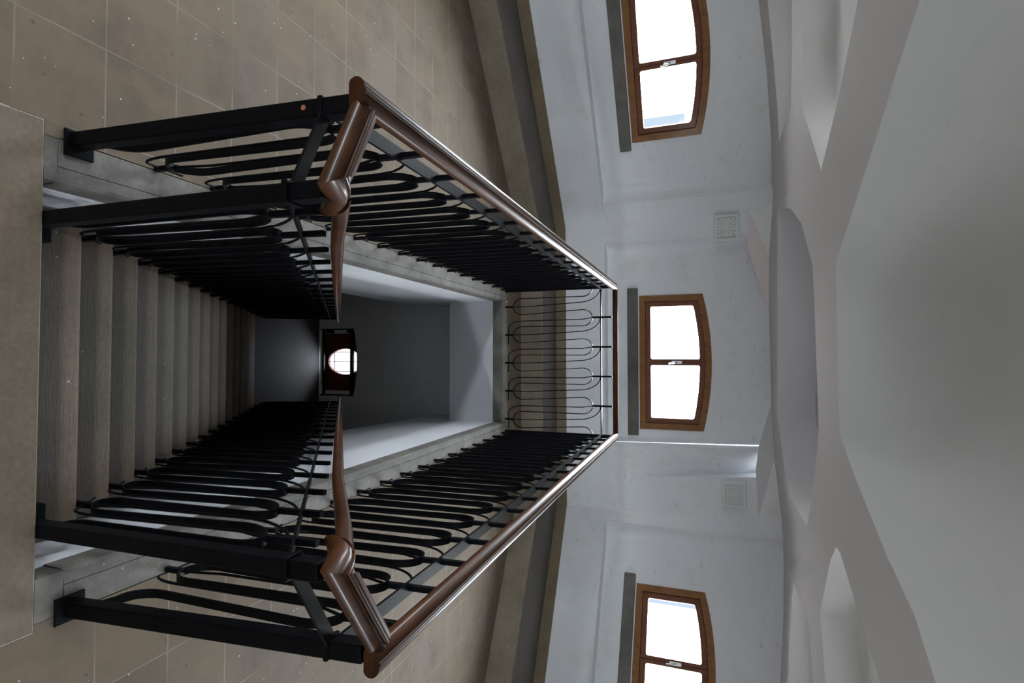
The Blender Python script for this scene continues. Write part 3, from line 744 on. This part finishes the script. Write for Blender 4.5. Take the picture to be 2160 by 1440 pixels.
# ------------------------------------------------------------------ vents on the piers
def vent(label, wall, corners, style):
    a = [wall.px(*c) for c in corners]
    c0 = sum(p[0] for p in a)/4; z0 = sum(p[1] for p in a)/4
    w = (abs(a[1][0]-a[0][0])+abs(a[2][0]-a[3][0]))/2; h = (abs(a[3][1]-a[0][1])+abs(a[2][1]-a[1][1]))/2
    root = thing('ventilation_grille', label, 'vent', wall.at(c0, z0-h/2, 0))
    fn = lambda x, z, d: wall.at(c0+x, z0+z, d)
    MB().prism([[(-w/2, -h/2), (w/2, -h/2), (w/2, h/2), (-w/2, h/2)]], fn, .0, -.075).build('housing', M['vent'], root, bevel=.008)
    iw, ih = w/2-.028, h/2-.028
    MB().prism([[(-iw, -ih), (iw, -ih), (iw, ih), (-iw, ih)]], fn, -.073, -.0775).build('slots', M['slot'], root)
    if style == 'star':
        g = MB()
        for k in range(16):
            an = PI*k/8+.1; r0, r1 = .02, min(iw, ih)*(1.0/max(abs(math.cos(an)), abs(math.sin(an))))
            ca, sa = math.cos(an), math.sin(an); t = .009
            g.prism([[(r0*ca-t*.4*sa, r0*sa+t*.4*ca), (r0*ca+t*.4*sa, r0*sa-t*.4*ca), (r1*ca+t*1.6*sa, r1*sa-t*1.6*ca), (r1*ca-t*1.6*sa, r1*sa+t*1.6*ca)]], fn, -.076, -.083)
        g.build('radial_louvre', M['vent'], root)
        MB().prism([[(.03*math.cos(2*PI*k/20), .03*math.sin(2*PI*k/20)) for k in range(20)]], fn, -.076, -.088).build('hub', M['vent'], root)
    else:
        g = MB(); n = 8
        for k in range(1, n):
            x = lerp(-iw, iw, k/n); g.prism([[(x-.005, -ih), (x+.005, -ih), (x+.005, ih), (x-.005, ih)]], fn, -.076, -.084)
            z = lerp(-ih, ih, k/n); g.prism([[(-iw, z-.005), (iw, z-.005), (iw, z+.005), (-iw, z+.005)]], fn, -.076, -.0835)
        g.build('square_lattice', M['vent'], root)
vent('white square vent with radial slats on the narrow pier left of the middle window', W_F, ((1506, 455), (1506, 511), (1558, 511), (1558, 455)), 'star')
vent('white square vent with lattice grid on the wide pier right of the middle window', W_F, ((1521, 1013), (1523, 1067), (1574, 1067), (1571, 1013)), 'grid')

# ------------------------------------------------------------------ ceiling: painted ribs with sunk panels between them
ZC = 2.5
V2, V3, EDG = [], [], []
def cv(x, y, z=ZC, P=None):
    V2.append(Vector((y, x))); V3.append(P if P is not None else at_z(x, y, z)); return len(V2)-1
def loop(ids, close=True):
    for i in range(len(ids)-(0 if close else 1)): EDG.append((ids[i], ids[(i+1) % len(ids)]))
    return ids
def wp(wall, x, y, depth=DEP): return at_plane(x, y, wall.p - wall.n*depth, wall.n)
# outer edge on the walls, from the near left round to the near right
def wl(wall, a, z, x, y): return cv(x, y, P=wall.at(a, z, DEP))
OUT = []
OUT += [cv(1300, -900, P=W_NL.at(.5, 2.3, DEP)), cv(1330, -600, P=W_NL.at(1.6, 2.5, DEP)), cv(1400, -450, P=W_NL.at(2.7, 2.3, DEP))]
OUT += [cv(1560, -220, P=W_L.at(.35, 2.22, DEP)), cv(1588, -100, P=W_L.at(.75, 2.27, DEP))]
OUT += [cv(1600, 0, P=wp(W_L, 1600, 0)), cv(1618, 150, P=wp(W_L, 1617, 150)), cv(1627, 300, P=wp(W_L, 1627, 300)), cv(1629, 431, P=wp(W_L, 1629, 431, .02))]
iTL = cv(1622, 541, P=wp(W_F, 1622, 541, -.03)); OUT.append(iTL)
OUT += [cv(1622, 660, P=wp(W_F, 1622, 660, .13)), cv(1625, 760, P=wp(W_F, 1625, 760, .13)), cv(1627, 850, P=wp(W_F, 1627, 850, .13))]
iTR = cv(1634, 971, P=wp(W_F, 1634, 971, -.03)); OUT.append(iTR)
OUT += [cv(1648, 1095, P=wp(W_R, 1648, 1095, .02)), cv(1653, 1180, P=wp(W_R, 1653, 1180)), cv(1653, 1290, P=wp(W_R, 1653, 1290)), cv(1646, 1440, P=wp(W_R, 1646, 1440))]
OUT += [cv(1625, 1560, P=W_R.at(2.05, 2.36, DEP)), cv(1600, 1700, P=W_R.at(2.75, 2.25, DEP))]
OUT += [cv(1480, 1900, P=W_NR.at(.4, 2.3, DEP)), cv(1400, 2150, P=W_NR.at(1.5, 2.5, DEP)), cv(1330, 2400, P=W_NR.at(2.6, 2.3, DEP))]
OUT += [cv(3200, 2400, P=Vector((CR3.x+.1, CR3.y-.3, 2.5))), cv(4000, 1700, P=Vector((CR4.x, CR4.y-.1, 2.5))), cv(4000, -200, P=Vector((CL4.x, CL4.y-.1, 2.5))), cv(3200, -900, P=Vector((CL3.x-.1, CL3.y-.3, 2.5)))]
loop(OUT)
def lp(pts): return loop([cv(*p) for p in pts])
h_c = lp([(1640, 440), (1640, 560), (1640, 760), (1640, 880), (1655, 990), (1668, 1050), (1702, 1111), (1715, 1040), (1727, 905), (1722, 760), (1718, 640), (1714, 560), (1690, 470), (1668, 440)])
h_l1 = lp([(1596, -260, 2.30), (1607, -120, 2.33), (1619, 0, 2.37), (1632, 130, 2.44), (1640, 230, 2.485), (1643, 298, 2.5), (1668, 230, 2.5), (1670, 120, 2.47), (1670, 0, 2.43), (1664, -200, 2.36), (1640, -300, 2.31)])
h_l2 = lp([(1695, -150, 2.44), (1695, 0, 2.47), (1692, 130, 2.49), (1692, 200, 2.5), (1696, 240, 2.5), (1732, 359, 2.5), (1770, 200, 2.5), (1810, 0, 2.5), (1830, -200, 2.48)])
h_r1 = lp([(1674, 1228, 2.5), (1671, 1260, 2.49), (1666, 1440, 2.45), (1655, 1600, 2.38), (1690, 1680, 2.36), (1722, 1600, 2.42), (1715, 1440, 2.46), (1705, 1310, 2.49)])
h_r2 = lp([(1764, 1153, 2.5), (1752, 1180, 2.5), (1738, 1250, 2.5), (1730, 1290, 2.5), (1733, 1330, 2.5), (1741, 1440, 2.49), (1750, 1600, 2.46), (1905, 1600, 2.49), (1856, 1440, 2.5), (1810, 1290, 2.5), (1772, 1165, 2.5)])
mpx = [(1885, 170), (1845, 300), (1800, 440), (1763, 555), (1766, 740), (1771, 915), (1805, 1010), (1870, 1170), (1930, 1300)]
MAIN = [at_z(*p, ZC) for p in mpx]
MAIN = [Vector((-2.3, -.4, ZC)), Vector((-1.12, 2.0, ZC))] + MAIN + [Vector((.99, 1.98, ZC)), Vector((2.3, -.4, ZC)), Vector((1.5, -2.4, ZC)), Vector((-1.5, -2.4, ZC))]
fake = [(2900, -600), (1940, 0)] + mpx + [(1975, 1440), (2900, 2000), (3500, 1500), (3500, 0)]
h_m = loop([cv(x, y, P=P) for (x, y), P in zip(fake, MAIN)])
res = delaunay_2d_cdt(V2, EDG, [], 0, 1e-6)
rv, rtri, vmap = res[0], res[2], res[3]
def inside(pt, ids):
    c = False; n = len(ids)
    for i in range(n):
        a, b_ = V2[ids[i]], V2[ids[(i+1) % n]]
        if (a.y > pt.y) != (b_.y > pt.y) and pt.x < (b_.x-a.x)*(pt.y-a.y)/(b_.y-a.y)+a.x: c = not c
    return c
HOLES = [h_c, h_l1, h_l2, h_r1, h_r2, h_m]
cb = MB(); pos = [V3[vmap[i][0]] for i in range(len(rv))]
keep = []
for t in rtri:
    ctr = sum((rv[i] for i in t), Vector((0, 0)))/len(t)
    if inside(ctr, OUT) and not any(inside(ctr, h) for h in HOLES): keep.append(tuple(t))
cb.add(pos, keep)
# squinch facets between the pier heads and the ribs
pl0, pl1 = wp(W_F, 1578, 439, .0), wp(W_F, 1578, 527, .0)
pr0, pr1 = wp(W_F, 1594, 990, .0), wp(W_F, 1600, 1088, .0)
aL_ = wp(W_F, 1622, 662, .13); aR_ = wp(W_F, 1627, 850, .13)
jl = wp(W_L, 1629, 431, .02); jr = wp(W_R, 1648, 1095, .02)
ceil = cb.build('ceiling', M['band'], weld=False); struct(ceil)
fr_ = W_F.n*.006
hd = MB().add([pl0 + fr_, pl1 + fr_, V3[iTL], aL_], [(0, 1, 2), (1, 3, 2)])
struct(hd.build('trim_13', M['rose']), 'rosy facet at the head of the left pier')
hd = MB().add([pr0 + fr_, pr1 + fr_, V3[iTR], aR_, wp(W_F, 1600, 942, .0)+fr_], [(0, 1, 2), (0, 2, 4), (4, 2, 3)])
struct(hd.build('trim_14', M['lilac']), 'grey facet at the head of the right pier')
light_f = MB().add([pl0 + fr_*1.2, jl + W_F.n*.03, V3[iTL] + fr_*.2], [(0, 1, 2)]).add([pr1 + fr_*1.2, jr + W_F.n*.03, V3[iTR] + fr_*.2], [(0, 1, 2)])
struct(light_f.build('trim_12', M['inset']), 'pale plaster facets above the two piers')
# sunk panels: coved sides rising to a flat field
def sunk(name, pts, steps, smooth=60, m='panel'):
    c = sum(pts, Vector())/len(pts); rings = [pts]
    n = len(pts)
    area = sum(pts[i-1].x*pts[i].y - pts[i].x*pts[i-1].y for i in range(n))
    for ins, up in steps:
        ring = []
        for i, p in enumerate(pts):
            a, b_ = pts[i-1], pts[(i+1) % n]
            d0, d1 = (p-a), (b_-p); d0.z = d1.z = 0
            d0.normalize(); d1.normalize()
            n0, n1 = Vector((-d0.y, d0.x, 0)), Vector((-d1.y, d1.x, 0))
            nn = (n0+n1).normalized(); nn = nn/max(nn.dot(n0), .5)
            if area < 0: nn = -nn
            ring.append(p + nn*ins + Vector((0, 0, up)))
        rings.append(ring)
    vs = [p for r in rings for p in r]; fs = []
    for k in range(len(rings)-1):
        for i in range(n): fs.append((k*n+i, k*n+(i+1) % n, (k+1)*n+(i+1) % n, (k+1)*n+i))
    mb = MB().add(vs, fs)
    top = rings[-1]; tr = tessellate_polygon([[Vector((p.x, p.y, 0)) for p in top]])
    mb.add(top, [tuple(t) for t in tr])
    struct(mb.build(name, M[m], smooth=smooth))
P3 = lambda ids: [V3[i] for i in ids]
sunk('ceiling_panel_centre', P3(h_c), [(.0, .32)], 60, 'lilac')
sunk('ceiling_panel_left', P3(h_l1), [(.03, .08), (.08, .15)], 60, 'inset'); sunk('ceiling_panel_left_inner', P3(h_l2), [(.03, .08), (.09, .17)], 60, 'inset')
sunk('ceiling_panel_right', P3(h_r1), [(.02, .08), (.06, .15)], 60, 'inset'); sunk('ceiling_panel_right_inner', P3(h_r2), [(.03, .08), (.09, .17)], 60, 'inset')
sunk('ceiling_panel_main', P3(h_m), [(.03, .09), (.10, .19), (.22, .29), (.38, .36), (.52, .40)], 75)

struct(MB().prism([[(p.x*1.15, p.y*1.15) for p in (CL, CR, CR2, CR3, CR4, CL4, CL3, CL2)]], XYZ, ZTOP-.05, ZTOP+.1).build('roof_light_seal', M['wall']))  # unseen cap added over the ceiling to keep stray sky light out

# ------------------------------------------------------------------ outside: pale blocks seen through the side windows
M['facade'].node_tree.nodes['Brick Texture'].inputs['Scale'].default_value = .6
def block(label, x, y, dist, sgn, h):
    c = CAM + ray(x, y)*dist; x0, x1 = sorted((c.x, c.x+sgn*2.6))
    o = MB().box((x0, c.y, -8), (x1, c.y+8, c.z+h)); tag(o.build('building', M['facade']), label, 'building')
block('grey building block seen through the left pane of the right-hand window', 1475, 1286, 26, -1, .5)
block('grey building block seen through the right pane of the left-hand window', 1432, 240, 30, 1, .3)

# ------------------------------------------------------------------ daylight
wd = bpy.data.worlds.new('overcast_sky'); SC.world = wd; wd.use_nodes = True
nt = wd.node_tree; bg = nt.nodes['Background']; bg.inputs['Strength'].default_value = 120.0
tc = N(nt, 'ShaderNodeTexCoord'); sp = N(nt, 'ShaderNodeSeparateXYZ'); nt.links.new(tc.outputs['Generated'], sp.inputs[0])
hz = math_(nt, 'ADD', math_(nt, 'MULTIPLY', sp.outputs[2], .5), .5)
nt.links.new(ramp(nt, hz, [(.44, (.07, .07, .07)), (.50, (.24, .25, .26)), (.55, (.60, .64, .68)), (.66, (.74, .79, .85))]), bg.inputs['Color'])
SC.view_settings.view_transform = 'Standard'; SC.view_settings.look = 'None'
SC.view_settings.exposure = 0.0; SC.view_settings.gamma = 1.0; SC.view_settings.use_curve_mapping = False
SC.cycles.max_bounces = 10; SC.cycles.diffuse_bounces = 7; SC.cycles.transparent_max_bounces = 12
SC.cycles.use_denoising = True; SC.cycles.sample_clamp_indirect = 8
